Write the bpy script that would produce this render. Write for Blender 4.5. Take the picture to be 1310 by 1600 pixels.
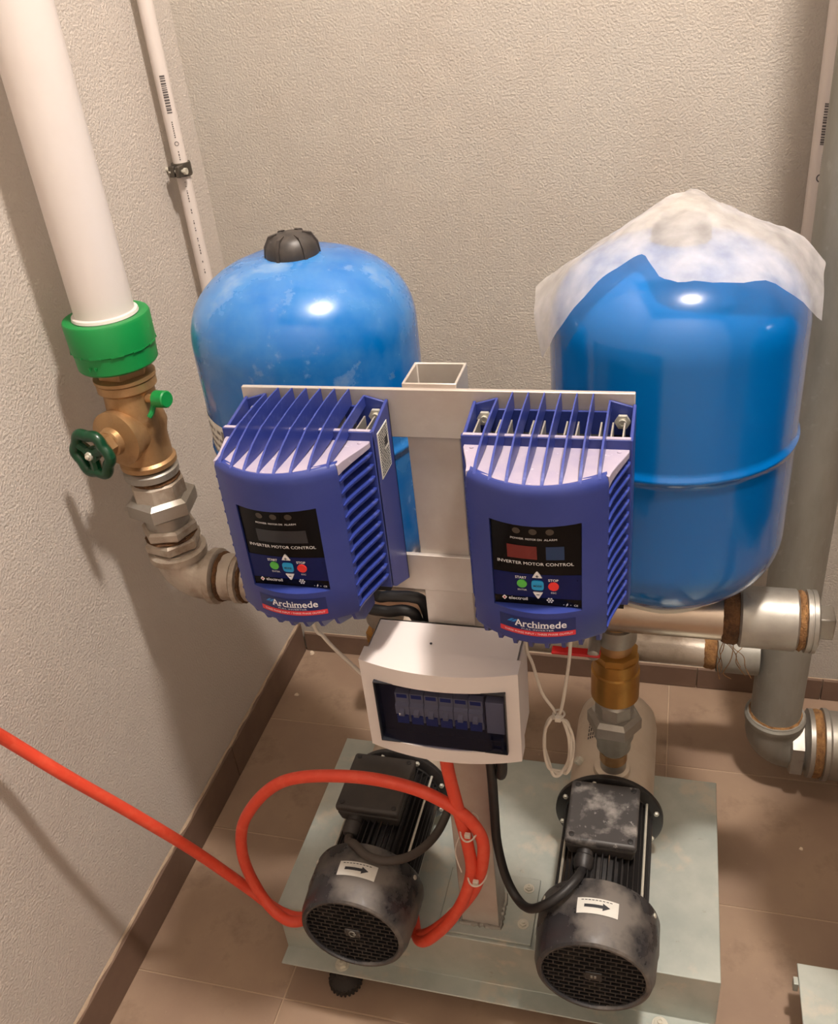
import bpy, bmesh, math, random
from mathutils import Vector, Matrix, Euler
random.seed(7)
for o in list(bpy.data.objects): bpy.data.objects.remove(o)
SC = bpy.context.scene
COL = SC.collection
PI = math.pi

# ------------------------------------------------------------------ camera, world, lamp, exposure
cam = bpy.data.cameras.new('camera'); camo = bpy.data.objects.new('camera', cam); COL.objects.link(camo)
camo.location = (0.868, -1.648, 1.5)
camo.rotation_euler = (1.01363157, 0.0945561957, 0.247401070)
cam.sensor_fit = 'VERTICAL'; cam.sensor_height = 24.0; cam.lens = 1434.72 / 1600 * 24.0
cam.clip_start = 0.02; cam.clip_end = 50
SC.camera = camo
W = bpy.data.worlds.new('world'); SC.world = W; W.use_nodes = True
W.node_tree.nodes['Background'].inputs[0].default_value = (1, 0.86, 0.74, 1)
W.node_tree.nodes['Background'].inputs[1].default_value = 0.0
lamp = bpy.data.lights.new('ceiling_lamp_light', 'POINT'); lampo = bpy.data.objects.new('ceiling_lamp_light', lamp)
COL.objects.link(lampo); lampo.location = (1.17, -1.02, 3.05)
lamp.energy = 150; lamp.color = (1.0, 0.915, 0.845); lamp.shadow_soft_size = 0.085
SC.view_settings.view_transform = 'Standard'; SC.view_settings.look = 'None'
SC.view_settings.exposure = 0.68; SC.view_settings.gamma = 1.0; SC.view_settings.use_curve_mapping = False

# ------------------------------------------------------------------ materials
def nd(nt, t, **k):
    n = nt.nodes.new(t)
    for a, b in k.items(): setattr(n, a, b)
    return n
def mat(name, col, rough=0.5, metal=0.0, bump=None, spots=(), coat=0.0, spec=None, coords='Object'):
    """col linear-ish sRGB tuple 0..255; bump=(scale,strength,dist); spots: list of (colour, noise scale, lo, hi, amount, rough)"""
    m = bpy.data.materials.new(name); m.use_nodes = True; nt = m.node_tree
    b = nt.nodes['Principled BSDF']
    lin = lambda c: tuple(((v/255)/12.92 if v/255 <= .04045 else ((v/255+.055)/1.055)**2.4) for v in c) + (1,)
    b.inputs['Roughness'].default_value = rough; b.inputs['Metallic'].default_value = metal
    if coat: b.inputs['Coat Weight'].default_value = coat; b.inputs['Coat Roughness'].default_value = .12
    if spec is not None: b.inputs['Specular IOR Level'].default_value = spec
    tc = nd(nt, 'ShaderNodeTexCoord')
    cs = None; rs = None
    rgb = nd(nt, 'ShaderNodeRGB'); rgb.outputs[0].default_value = lin(col); cs = rgb.outputs[0]
    for i, (c2, sc, lo, hi, amt, r2) in enumerate(spots):
        if isinstance(sc, tuple):
            mp = nd(nt, 'ShaderNodeMapping'); mp.inputs['Scale'].default_value = sc[1:]; nt.links.new(tc.outputs[coords], mp.inputs[0]); src = mp.outputs[0]; scv = sc[0]
        else: src = tc.outputs[coords]; scv = sc
        nz = nd(nt, 'ShaderNodeTexNoise'); nz.inputs['Scale'].default_value = scv; nz.inputs['Detail'].default_value = 6; nz.inputs['Roughness'].default_value = .6
        nt.links.new(src, nz.inputs['Vector'])
        mr = nd(nt, 'ShaderNodeMapRange'); mr.inputs[1].default_value = lo; mr.inputs[2].default_value = hi; mr.inputs[4].default_value = amt
        nt.links.new(nz.outputs[0], mr.inputs[0])
        mx = nd(nt, 'ShaderNodeMix', data_type='RGBA'); mx.inputs[7].default_value = lin(c2)
        nt.links.new(mr.outputs[0], mx.inputs[0]); nt.links.new(cs, mx.inputs[6]); cs = mx.outputs[2]
        if r2 is not None:
            mf = nd(nt, 'ShaderNodeMix', data_type='FLOAT'); mf.inputs[3].default_value = r2
            if rs is None: mf.inputs[2].default_value = rough
            else: nt.links.new(rs, mf.inputs[2])
            nt.links.new(mr.outputs[0], mf.inputs[0]); rs = mf.outputs[0]
    nt.links.new(cs, b.inputs['Base Color'])
    if rs is not None: nt.links.new(rs, b.inputs['Roughness'])
    if bump:
        nz = nd(nt, 'ShaderNodeTexNoise'); nz.inputs['Scale'].default_value = bump[0]; nz.inputs['Detail'].default_value = 3
        nt.links.new(tc.outputs[coords], nz.inputs['Vector'])
        bp = nd(nt, 'ShaderNodeBump'); bp.inputs['Strength'].default_value = bump[1]; bp.inputs['Distance'].default_value = bump[2]
        nt.links.new(nz.outputs[0], bp.inputs['Height']); nt.links.new(bp.outputs[0], b.inputs['Normal'])
    return m

M = {}
M['plaster'] = mat('plaster', (178, 171, 161), .9, bump=(270, .6, .0038), spots=[((168, 156, 143), 5, .4, .75, .5, None), ((193, 183, 170), 14, .5, .8, .4, None)])
M['plaster_fine'] = mat('plaster_fine', (190, 181, 172), .9, bump=(240, .7, .0035), spots=[((180, 168, 157), 4, .4, .75, .5, None)])  # base lighter than the back wall's, making up for grazing lamp light
M['paint_light'] = mat('white_wall_paint', (202, 196, 188), .9)
M['paint'] = mat('grey_wall_paint', (118, 108, 98), .9)
M['ceiling'] = mat('ceiling_paint', (150, 142, 132), .9, bump=(100, .2, .003))
M['tile'] = mat('floor_tile', (142, 118, 99), .55, bump=(60, .08, .002), spots=[((160, 136, 113), 5, .42, .64, .65, .75), ((100, 78, 62), 9, .55, .7, .55, None), ((190, 168, 144), 90, .66, .78, .4, None)])
M['grout'] = mat('tile_grout', (176, 152, 128), .9)
M['base_tile'] = mat('skirting_tile', (104, 82, 68), .6, spots=[((126, 102, 84), 12, .45, .75, .5, None)])
M['base_dust'] = mat('skirting_adhesive', (168, 148, 126), .9, bump=(200, .3, .003))
M['white_pipe'] = mat('white_plastic_pipe', (208, 200, 195), .38, spots=[((196, 185, 178), 9, .5, .8, .4, .5)])
M['white_pvc'] = mat('white_conduit', (204, 194, 187), .4)
M['print'] = mat('grey_print', (84, 78, 76), .7)
M['clamp'] = mat('dark_clamp_steel', (98, 92, 84), .35, .8)
M['green'] = mat('green_plastic', (6, 126, 58), .42, spots=[((24, 142, 74), 20, .45, .8, .4, .5)])
M['dkgreen'] = mat('dark_green_enamel', (4, 56, 32), .3)
M['brass'] = mat('aged_brass', (178, 142, 100), .42, .7, bump=(260, .15, .002), spots=[((128, 92, 60), 30, .45, .75, .6, .5), ((210, 180, 142), 60, .55, .8, .5, None)])
M['brass_new'] = mat('yellow_brass', (178, 132, 66), .36, .8, spots=[((138, 96, 48), 24, .45, .8, .5, .4)])
M['galv'] = mat('galvanized_steel', (172, 168, 160), .42, .75, bump=(90, .1, .002), spots=[((134, 126, 116), 16, .42, .72, .6, .55), ((120, 92, 66), 40, .62, .78, .5, .7)])
M['galv_dull'] = mat('dull_galvanized_steel', (150, 147, 138), .5, .4, spots=[((112, 108, 98), (12, 1, 1, .3), .4, .7, .7, .6), ((172, 168, 158), 45, .6, .75, .5, None)])
M['galv_rust'] = mat('dirty_galvanized_steel', (186, 175, 161), .45, .45, bump=(120, .25, .003), spots=[((122, 96, 70), 22, .46, .7, .75, .65)])
M['stainless'] = mat('stainless_pipe', (186, 170, 154), .28, .95, spots=[((150, 122, 98), 14, .45, .75, .5, .4)])
M['sheet'] = mat('galvanized_sheet', (182, 187, 179), .45, .45, spots=[((148, 156, 150), 6, .42, .62, .6, .55), ((204, 194, 176), 16, .55, .66, .6, .6), ((132, 112, 88), 60, .68, .8, .55, .8)])
M['post'] = mat('steel_post', (196, 190, 182), .4, .5, spots=[((168, 146, 134), 7, .42, .7, .6, .45), ((206, 200, 190), 24, .58, .75, .5, None)])
M['hemp'] = mat('hemp_sealing', (152, 112, 68), .95, bump=(320, .8, .004), spots=[((96, 62, 36), 60, .42, .66, .8, None)])
M['hemp_dark'] = mat('dark_hemp_sealing', (108, 74, 44), .95, bump=(320, .8, .004), spots=[((60, 38, 24), 60, .42, .66, .8, None)])
M['blue'] = mat('blue_tank_paint', (0, 96, 168), .16, 0, spots=[], coat=.5)
M['blue_dusty'] = mat('dusty_blue_tank_paint', (0, 96, 170), .2, 0, coat=.3, spots=[((96, 150, 192), 4.5, .46, .64, .5, .5), ((146, 166, 186), 11, .56, .68, .6, .65), ((110, 122, 118), 22, .66, .74, .6, .8)])
M['rubber_cap'] = mat('black_plastic_cap', (46, 42, 40), .4, spots=[((92, 82, 74), 40, .45, .75, .5, .7)])
M['cream'] = mat('cream_plastic', (206, 200, 184), .5)
M['inv'] = mat('inverter_blue', (40, 54, 124), .36, spots=[((62, 72, 138), 18, .45, .75, .4, .5)])
M['inv_fin'] = mat('inverter_fin_blue', (44, 58, 132), .34, spots=[((112, 120, 184), 40, .55, .7, .5, .5)])
M['inv_dust'] = mat('dusty_inverter_top', (158, 148, 164), .75, spots=[((130, 124, 158), 20, .45, .75, .6, None), ((205, 196, 205), 160, .64, .74, .7, None)])
M['alu'] = mat('aluminium', (205, 200, 190), .4, .8)
M['black'] = mat('black_plastic', (20, 20, 22), .35)
M['dark'] = mat('dark_void', (8, 8, 10), .7)  # near-black colour stands for the shade inside hollows
M['panel'] = mat('panel_black', (6, 6, 10), .2, spec=.2)
M['panel_blue'] = mat('panel_blue', (12, 24, 80), .25, spec=.25)
M['panel_grey'] = mat('display_grey', (42, 44, 50), .25)
M['disp_red'] = mat('display_red', (104, 34, 34), .25)
M['disp_blue'] = mat('display_blue', (22, 52, 92), .25)
M['led'] = mat('unlit_led', (64, 56, 50), .35)
M['white'] = mat('white_print', (226, 224, 226), .5)
M['btn_green'] = mat('green_button', (84, 178, 72), .4)
M['btn_cyan'] = mat('cyan_button', (30, 150, 206), .4)
M['btn_red'] = mat('red_button', (228, 52, 48), .4)
M['navy'] = mat('label_navy', (22, 36, 92), .3)
M['label_red'] = mat('label_red', (200, 46, 58), .35)
M['logo_blue'] = mat('logo_blue', (40, 120, 190), .4)
M['logo_red'] = mat('logo_red', (170, 50, 60), .4)
M['paper_label'] = mat('paper_label', (206, 204, 196), .6, spots=[((184, 178, 168), 40, .5, .75, .5, None)])
M['ink'] = mat('black_ink', (40, 40, 44), .6)
M['ink_soft'] = mat('grey_ink', (120, 114, 112), .6)
M['box'] = mat('white_enclosure', (218, 209, 205), .35)
M['breaker'] = mat('breaker_body', (190, 186, 182), .5)
M['toggle'] = mat('breaker_toggle', (36, 70, 150), .4)
M['motor'] = mat('motor_black', (32, 30, 30), .45, .1, spots=[((76, 68, 62), 26, .5, .72, .5, .7)])
M['motor_fin'] = mat('motor_fin', (38, 35, 34), .5, .2, spots=[((120, 92, 62), (30, 1, .3, 1), .58, .74, .55, .8)])
M['cover'] = mat('fan_cover_grey', (46, 45, 47), .27, spots=[((126, 118, 110), (9, 1, 1, 1), .5, .62, .6, .85)])
M['tbox'] = mat('terminal_box', (52, 47, 44), .55, spots=[((84, 76, 68), 16, .45, .75, .5, .7)])
M['tbox_dusty'] = mat('dusty_terminal_box', (58, 55, 54), .5, spots=[((158, 152, 146), (26, 1, 1, 1), .5, .68, .7, .7), ((190, 186, 180), 70, .62, .72, .6, .8)])
M['casing'] = mat('pump_casing', (204, 190, 172), .42, .3, spots=[((178, 158, 136), 14, .45, .75, .5, .5)])
M['cable_red'] = mat('red_cable', (216, 70, 46), .5, spots=[((232, 108, 80), (60, 1, 1, 1), .5, .8, .5, None)])
M['cable_black'] = mat('black_cable', (34, 32, 32), .5)
M['cable_dusty'] = mat('dusty_black_cable', (70, 62, 56), .65)
M['cable_white'] = mat('white_cable', (204, 194, 180), .5)
M['red_metal'] = mat('red_lever', (190, 30, 30), .4)
M['rubber'] = mat('rubber_foot', (44, 38, 34), .8, spots=[((84, 70, 58), 30, .5, .75, .5, None)])
M['zinc'] = mat('zinc_bolt', (206, 202, 188), .35, .45)
M['chip'] = mat('plaster_crumb', (214, 196, 172), .9)

def smoky():
    m = bpy.data.materials.new('smoked_window'); m.use_nodes = True; nt = m.node_tree; nt.nodes.clear()
    out = nd(nt, 'ShaderNodeOutputMaterial'); a = nd(nt, 'ShaderNodeBsdfTransparent'); a.inputs[0].default_value = (.52, .54, .68, 1)
    g = nd(nt, 'ShaderNodeBsdfPrincipled'); g.inputs['Base Color'].default_value = (.012, .014, .04, 1); g.inputs['Roughness'].default_value = .12
    mx = nd(nt, 'ShaderNodeMixShader'); mx.inputs[0].default_value = .30
    nt.links.new(a.outputs[0], mx.inputs[1]); nt.links.new(g.outputs[0], mx.inputs[2]); nt.links.new(mx.outputs[0], out.inputs[0]); return m
M['smoky'] = smoky()
def papermat():
    m = bpy.data.materials.new('translucent_paper'); m.use_nodes = True; nt = m.node_tree; nt.nodes.clear()
    out = nd(nt, 'ShaderNodeOutputMaterial'); tc = nd(nt, 'ShaderNodeTexCoord')
    nz = nd(nt, 'ShaderNodeTexNoise'); nz.inputs['Scale'].default_value = 30; nz.inputs['Detail'].default_value = 8
    nt.links.new(tc.outputs['Object'], nz.inputs['Vector'])
    p = nd(nt, 'ShaderNodeBsdfPrincipled'); p.inputs['Base Color'].default_value = (.80, .76, .72, 1); p.inputs['Roughness'].default_value = .35
    bp = nd(nt, 'ShaderNodeBump'); bp.inputs['Strength'].default_value = .35; bp.inputs['Distance'].default_value = .004
    nt.links.new(nz.outputs[0], bp.inputs['Height']); nt.links.new(bp.outputs[0], p.inputs['Normal'])
    t = nd(nt, 'ShaderNodeBsdfTranslucent'); t.inputs[0].default_value = (.85, .82, .80, 1)
    a = nd(nt, 'ShaderNodeBsdfTransparent'); a.inputs[0].default_value = (.96, .95, .95, 1)
    m1 = nd(nt, 'ShaderNodeMixShader'); m1.inputs[0].default_value = .35
    m2 = nd(nt, 'ShaderNodeMixShader')
    mr = nd(nt, 'ShaderNodeMapRange'); mr.inputs[1].default_value = .3; mr.inputs[2].default_value = .7; mr.inputs[3].default_value = .66; mr.inputs[4].default_value = .36
    nt.links.new(nz.outputs[0], mr.inputs[0]); nt.links.new(mr.outputs[0], m2.inputs[0])
    nt.links.new(p.outputs[0], m1.inputs[1]); nt.links.new(t.outputs[0], m1.inputs[2])
    nt.links.new(m1.outputs[0], m2.inputs[1]); nt.links.new(a.outputs[0], m2.inputs[2]); nt.links.new(m2.outputs[0], out.inputs[0]); return m
M['paper'] = papermat()

# ------------------------------------------------------------------ mesh building
def frame(d):
    d = Vector(d).normalized(); u = Vector((0, 0, 1)) if abs(d.z) < .9 else Vector((1, 0, 0))
    a = u.cross(d).normalized(); b = d.cross(a).normalized(); return a, b, d
class MB:
    def __init__(s): s.v = []; s.f = []
    def add(s, vs, fs):
        n = len(s.v); s.v += [tuple(v) for v in vs]; s.f += [tuple(i+n for i in f) for f in fs]; return s
    def box(s, x0, x1, y0, y1, z0, z1):
        return s.add([(x, y, z) for z in (z0, z1) for y in (y0, y1) for x in (x0, x1)],
                     [(0, 2, 3, 1), (4, 5, 7, 6), (0, 1, 5, 4), (1, 3, 7, 5), (3, 2, 6, 7), (2, 0, 4, 6)])
    def prism(s, poly, ax, a0, a1):
        n = len(poly)
        def P(p, t): return (t, p[0], p[1]) if ax == 'x' else ((p[0], t, p[1]) if ax == 'y' else (p[0], p[1], t))
        return s.add([P(p, a0) for p in poly] + [P(p, a1) for p in poly],
                     [tuple(range(n-1, -1, -1)), tuple(range(n, 2*n))] + [(i, (i+1) % n, n+(i+1) % n, n+i) for i in range(n)])
    def loft(s, rings, cap=True):
        n = len(rings[0]); vs = [p for r in rings for p in r]; fs = []
        for k in range(len(rings)-1):
            for i in range(n): fs.append((k*n+i, k*n+(i+1) % n, (k+1)*n+(i+1) % n, (k+1)*n+i))
        if cap: fs += [tuple(range(n-1, -1, -1)), tuple(range((len(rings)-1)*n, len(rings)*n))]
        return s.add(vs, fs)
    def lathe(s, prof, c=(0, 0, 0), d=(0, 0, 1), n=32, rot=0, cap=True):
        a, b, d = frame(d); c = Vector(c)
        rings = [[c + d*h + (a*math.cos(rot+2*PI*i/n) + b*math.sin(rot+2*PI*i/n))*max(r, 1e-5) for i in range(n)] for r, h in prof]
        return s.loft(rings, cap)
    def tube(s, pts, r, n=12, closed=False):
        pts = [Vector(p) for p in pts]; N = len(pts); rings = []; a = None
        for i, p in enumerate(pts):
            t = ((pts[(i+1) % N] if (closed or i < N-1) else p) - (pts[i-1] if (closed or i > 0) else p)).normalized()
            if a is None: a = frame(t)[0]
            a = (a - t*a.dot(t)).normalized(); b = t.cross(a); rr = r(i/(N-1)) if callable(r) else r
            rings.append([p + (a*math.cos(2*PI*k/n) + b*math.sin(2*PI*k/n))*rr for k in range(n)])
        if closed: rings.append(rings[0])
        return s.loft(rings, not closed)
    def grid(s, fn, nu, nv):
        vs = [fn(i/nu, j/nv) for j in range(nv+1) for i in range(nu+1)]
        return s.add(vs, [(j*(nu+1)+i, j*(nu+1)+i+1, (j+1)*(nu+1)+i+1, (j+1)*(nu+1)+i) for j in range(nv) for i in range(nu)])
    def mesh(s, name, ang=35):
        me = bpy.data.meshes.new(name); me.from_pydata(s.v, [], s.f)
        bm = bmesh.new(); bm.from_mesh(me); bmesh.ops.recalc_face_normals(bm, faces=bm.faces); bm.to_mesh(me); bm.free()
        for p in me.polygons: p.use_smooth = True
        me.set_sharp_from_angle(angle=math.radians(ang)); return me
def link(name, me, m, parent=None, bevel=0, seg=2, label=None, loc=None):
    o = bpy.data.objects.new(name, me); COL.objects.link(o)
    if m is not None and not me.materials: me.materials.append(M[m])
    if parent is not None: o.parent = parent
    if loc is not None: o.location = loc
    if bevel:
        b = o.modifiers.new('bevel', 'BEVEL'); b.width = bevel; b.segments = seg; b.limit_method = 'ANGLE'; b.angle_limit = math.radians(40)
    if label: o['label'] = label
    return o
def tag(o, label, cat, group=None, kind=None):
    if label: o['label'] = label
    if cat: o['category'] = cat
    if group: o['group'] = group
    if kind: o['kind'] = kind
    return o
class Thing:
    """an Empty at the thing's base; parts are authored in world coordinates"""
    def __init__(s, name, loc, label, cat, group=None):
        s.o = bpy.data.objects.new(name, None); COL.objects.link(s.o); s.o.location = loc; s.loc = Vector(loc); s.o.empty_display_size = .05
        tag(s.o, label, cat, group)
    def part(s, name, mb, m, bevel=0, label=None, parent=None, ang=35, seg=2):
        mb.v = [tuple(Vector(v) - s.loc) for v in mb.v]
        return link(name, mb.mesh(name, ang), m, parent or s.o, bevel, seg, label)
def single(name, mb, m, label, cat, group=None, bevel=0, origin=None):
    c = Vector(origin) if origin else Vector(mb.v[0])
    mb.v = [tuple(Vector(v)-c) for v in mb.v]
    o = link(name, mb.mesh(name), m, None, bevel); o.location = c; return tag(o, label, cat, group)
def spline(pts, k=8, closed=False):
    P = [Vector(p) for p in pts]; N = len(P); out = []
    for i in range(N if closed else N-1):
        if closed: a, b, c, d = P[(i-1) % N], P[i], P[(i+1) % N], P[(i+2) % N]
        else: a, b, c, d = P[max(i-1, 0)], P[i], P[i+1], P[min(i+2, N-1)]
        for j in range(k):
            t = j/k; out.append(.5*((2*b) + (c-a)*t + (2*a-5*b+4*c-d)*t*t + (3*b-3*c+d-a)*t**3))
    if not closed: out.append(P[-1])
    return out
_tc = {}
def text_geo(s, bold=0.0):
    if (s, bold) in _tc: return _tc[(s, bold)]
    c = bpy.data.curves.new('lettering', 'FONT'); c.body = s; c.size = 1; c.resolution_u = 3; c.offset = bold
    o = bpy.data.objects.new('lettering', c); COL.objects.link(o)
    dg = bpy.context.evaluated_depsgraph_get(); dg.update()
    me = bpy.data.meshes.new_from_object(o.evaluated_get(dg))
    vs = [v.co.copy() for v in me.vertices]; fs = [tuple(p.vertices) for p in me.polygons]
    bpy.data.objects.remove(o); bpy.data.curves.remove(c); bpy.data.meshes.remove(me)
    x0 = min(v.x for v in vs); x1 = max(v.x for v in vs); y0 = min(v.y for v in vs); y1 = max(v.y for v in vs)
    r = ([((v.x-x0)/(x1-x0)-.5, (v.y-y0)/(y1-y0)-.5) for v in vs], fs); _tc[(s, bold)] = r; return r
def text(mb, s, cx, cz, w, h, fn, bold=0.0):
    vs, fs = text_geo(s, bold); return mb.add([fn(cx+a*w, cz+b*h) for a, b in vs], fs)

# ------------------------------------------------------------------ the room
RX, RY, RZ = 2.7, -2.35, 3.2
def struct(name, mb, m, parent=None):
    o = link(name, mb.mesh(name), m, parent); o['kind'] = 'structure'; return o
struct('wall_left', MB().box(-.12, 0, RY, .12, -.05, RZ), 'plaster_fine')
struct('wall_back', MB().box(0, RX, 0, .12, -.05, RZ), 'plaster')
struct('wall_right', MB().box(RX, RX+.12, RY, .12, -.05, RZ), 'paint')
struct('wall_front', MB().box(-.12, RX+.12, RY-.12, RY, -.05, RZ), 'paint_light')
struct('ceiling', MB().box(-.12, RX+.12, RY-.12, .12, RZ, RZ+.1), 'ceiling')
floor = struct('floor', MB().box(0, RX, RY, 0, -.06, -.0012), 'grout')
TXs, TYs, g = .615, .313, .0024
for i in range(-1, 5):
    for j in range(-8, 4):
        x0 = max(.288 + i*TXs + g/2, .001); x1 = min(.288 + (i+1)*TXs - g/2, RX-.001)
        y0 = max(-.878 + j*TYs + g/2, RY+.001); y1 = min(-.878 + (j+1)*TYs - g/2, -.001)
        if x1-x0 < .02 or y1-y0 < .02: continue
        cx, cy = (x0+x1)/2, (y0+y1)/2
        link('tile', MB().box(x0-cx, x1-cx, y0-cy, y1-cy, -.008, 0).mesh('tile'), 'tile', floor, .0008, 1).location = (cx, cy, 0)
bl = struct('baseboard_left', MB().box(0, .003, RY, -.001, 0, .088), 'base_dust')
y = -.011
for k, L in enumerate((.42, .6, .6, .6, .6, .26)):
    y0 = max(y-L, RY+.001)
    link('skirting_tile', MB().box(.003, .011, y0+.001, y-.001, .0005, .0885+.0006*(k % 2)).mesh('skirting_tile'), 'base_tile', bl, .001, 1); y -= L
    if y < RY+.05: break
link('adhesive_ridge', MB().tube([(.0045+.0012*math.sin(i*1.7), -.02-i*.02, .0885+.0008*math.sin(i*2.3)) for i in range(75)], lambda t: .0022+.0010*math.sin(t*97), 6).mesh('adhesive_ridge'), 'base_dust', bl)
bb = struct('baseboard_back', MB().box(.011, RX, -.003, 0, 0, .054), 'base_dust')
x = .012
for k, L in enumerate((.35, .6, .262, .6, .6, .3)):
    link('skirting_tile', MB().box(x+.001, min(x+L, RX)-.001, -.011, -.003, .0005, .055).mesh('skirting_tile'), 'base_tile', bb, .001, 1); x += L
    if x > RX-.05: break

# ------------------------------------------------------------------ steel frame of the pump set
ZB = .16
F = Thing('pump_stand', (.632, -.62, 0), 'galvanized folded base and post carrying both pumps and both blue inverters', 'stand')
t = .003
prof = [(-.845, .046), (-.845, .049), (-.813, .049), (-.813, ZB), (-.43, ZB), (-.43, .05), (-.40, .05), (-.40, .047), (-.433, .047), (-.433, ZB-t), (-.810, ZB-t), (-.810, .046)]
base = F.part('base_plate', MB().prism(prof, 'x', .28, .987), 'sheet', .0012)
PX0, PX1, PY0, PY1, PZ = .592, .652, -.787, -.730, 1.103
def ring_tube(x0, x1, y0, y1, z0, z1, w):
    m = MB(); o = [(x0, y0), (x1, y0), (x1, y1), (x0, y1)]; i = [(x0+w, y0+w), (x1-w, y0+w), (x1-w, y1-w), (x0+w, y1-w)]
    m.add([(a, b, z0) for a, b in o] + [(a, b, z1) for a, b in o] + [(a, b, z0) for a, b in i] + [(a, b, z1) for a, b in i],
          [(k, (k+1) % 4, 4+(k+1) % 4, 4+k) for k in range(4)] + [(8+k, 12+k, 12+(k+1) % 4, 8+(k+1) % 4) for k in range(4)] +
          [(4+k, 4+(k+1) % 4, 12+(k+1) % 4, 12+k) for k in range(4)] + [(k, 8+k, 8+(k+1) % 4, (k+1) % 4) for k in range(4)])
    return m
F.part('post', ring_tube(PX0, PX1, PY0, PY1, ZB, PZ, .003), 'post', .0012)
F.part('mounting_plate', MB().box(.407, .836, -.793, -.787, 1.041, 1.0985), 'post', .001)
F.part('mounting_plate', MB().box(.42, .826, -.793, -.787, .833, .884), 'post', .001)
F.part('foot_plate', MB().box(.555, .705, -.808, -.69, ZB, ZB+.005), 'sheet', .001)
weld = MB()
loop = [(PX0-.002, PY0-.002), (PX1+.002, PY0-.002), (PX1+.002, PY1+.002), (PX0-.002, PY1+.002), (PX0-.002, PY0-.002)]
wp = []
for a, b in zip(loop, loop[1:]):
    for i in range(14): wp.append((a[0]+(b[0]-a[0])*i/14+random.uniform(-.001, .001), a[1]+(b[1]-a[1])*i/14+random.uniform(-.001, .001), ZB+.0055))
F.part('weld_bead', MB().tube(wp, lambda t: .0035+.001*math.sin(t*160), 6, True), 'galv')
def hexbolt(c, d, r, h, washer=True):
    m = MB(); c = Vector(c); d = Vector(d).normalized()
    if washer: m.lathe([(r*1.35, 0), (r*1.35, r*.18)], c, d, 20)
    m.lathe([(r, r*.18), (r, h)], c, d, 6); m.lathe([(r*.5, h), (r*.5, h*1.4), (r*.3, h*1.4), (r*.3, h*1.1)], c, d, 12); return m
for p in ((.688, -.775, ZB+.005), (.572, -.775, ZB+.005), (.688, -.71, ZB+.005)):
    F.part('bolt', hexbolt(p, (0, 0, 1), .0065, .005), 'zinc')
for fx, fy in ((.385, -.829), (.905, -.829), (.385, -.416), (.905, -.416)):
    ft = F.part('foot', MB().lathe([(.018, .0), (.026, .002), (.027, .012), (.024, .016), (.014, .024), (.012, .034), (.0, .036)], (fx, fy, 0), n=40), 'rubber')
    F.part('levelling_bolt', hexbolt((fx, fy, .049), (0, 0, 1), .009, .008).lathe([(.005, -.016), (.005, 0)], (fx, fy, .049), n=12), 'zinc', parent=ft)
    k = MB()
    for i in range(24):
        a = 2*PI*i/24; k.lathe([(.0022, 0), (.0022, .013)], (fx+.0268*math.cos(a), fy+.0268*math.sin(a), .001), n=6)
    F.part('grip_rib', k, 'rubber', parent=ft)['kind'] = 'stuff'

# ------------------------------------------------------------------ discharge pipework
MY, MZ = -.57, .655
D = Thing('discharge_manifold', (.6, MY, MZ-.04), 'horizontal steel manifold pipe under the blue tanks, ending in a silver coupling and plug', 'pipe')
xd = (1, 0, 0)
D.part('pipe', MB().lathe([(.0365, 0), (.0365, .80)], (.185, MY, MZ), xd, 40), 'stainless')
D.part('coupling', MB().lathe([(.040, 0), (.0435, .003), (.0435, .074), (.040, .077)], (.978, MY, MZ), xd, 40), 'galv')
def hemp(c, d, r, w, m='hemp', nm='hemp_wrap', T=None, bulge=.003):
    mb = MB(); n = 7; pr = [(r*.9, -.001)]
    for i in range(n): pr.append((r + bulge*math.sin(PI*i/(n-1)) + random.uniform(-.0008, .0008), w*i/(n-1)))
    pr.append((r*.9, w+.001)); mb.lathe(pr, c, d, 36)
    mb.v = [tuple(Vector(v)+Vector((random.uniform(-1, 1), random.uniform(-1, 1), random.uniform(-1, 1)))*.0009) for v in mb.v]
    return T.part(nm, mb, m, label='brown hemp sealing fibre')
hemp((.957, MY, MZ), xd, .038, .021, 'hemp_dark', T=D)
hemp((1.055, MY, MZ), xd, .0395, .009, T=D)
D.part('end_cap', MB().lathe([(.040, 0), (.044, .001), (.044, .006), (.0425, .0065), (.0425, .008), (.044, .0085), (.044, .014), (.036, .017)], (1.064, MY, MZ), xd, 40), 'galv')
D.part('square_plug', MB().box(1.079, 1.102, MY-.017, MY+.017, MZ-.017, MZ+.017), 'galv', .002)
fib = MB()
for i in range(7):
    a = random.uniform(.95, .972); pts = [(a+random.uniform(-.004, .004), MY-.028+random.uniform(-.01, .01), MZ-.026)]
    for k in range(4): pts.append((pts[-1][0]+random.uniform(-.012, .016), pts[-1][1]+random.uniform(-.006, .006), pts[-1][2]-random.uniform(.008, .02)))
    fib.tube(spline(pts, 5), .0006, 4)
D.part('loose_fibre', fib, 'hemp', label='loose hanging hemp strands')['kind'] = 'stuff'
hemp((.222, MY, MZ), xd, .0375, .006, 'hemp_dark', T=D)
D.part('threaded_nipple', MB().lathe([(.0375, 0), (.0375, .06)], (.229, MY, MZ), xd, 40), 'galv_rust')
D.part('threaded_collar', MB().lathe([(.037, 0), (.042, .002), (.042, .010), (.037, .012)], (.209, MY, MZ), xd, 40), 'galv_rust')
D.part('threaded_collar', MB().lathe([(.037, 0), (.042, .002), (.042, .010), (.037, .012)], (.24, MY, MZ), xd, 40), 'galv_rust')

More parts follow.
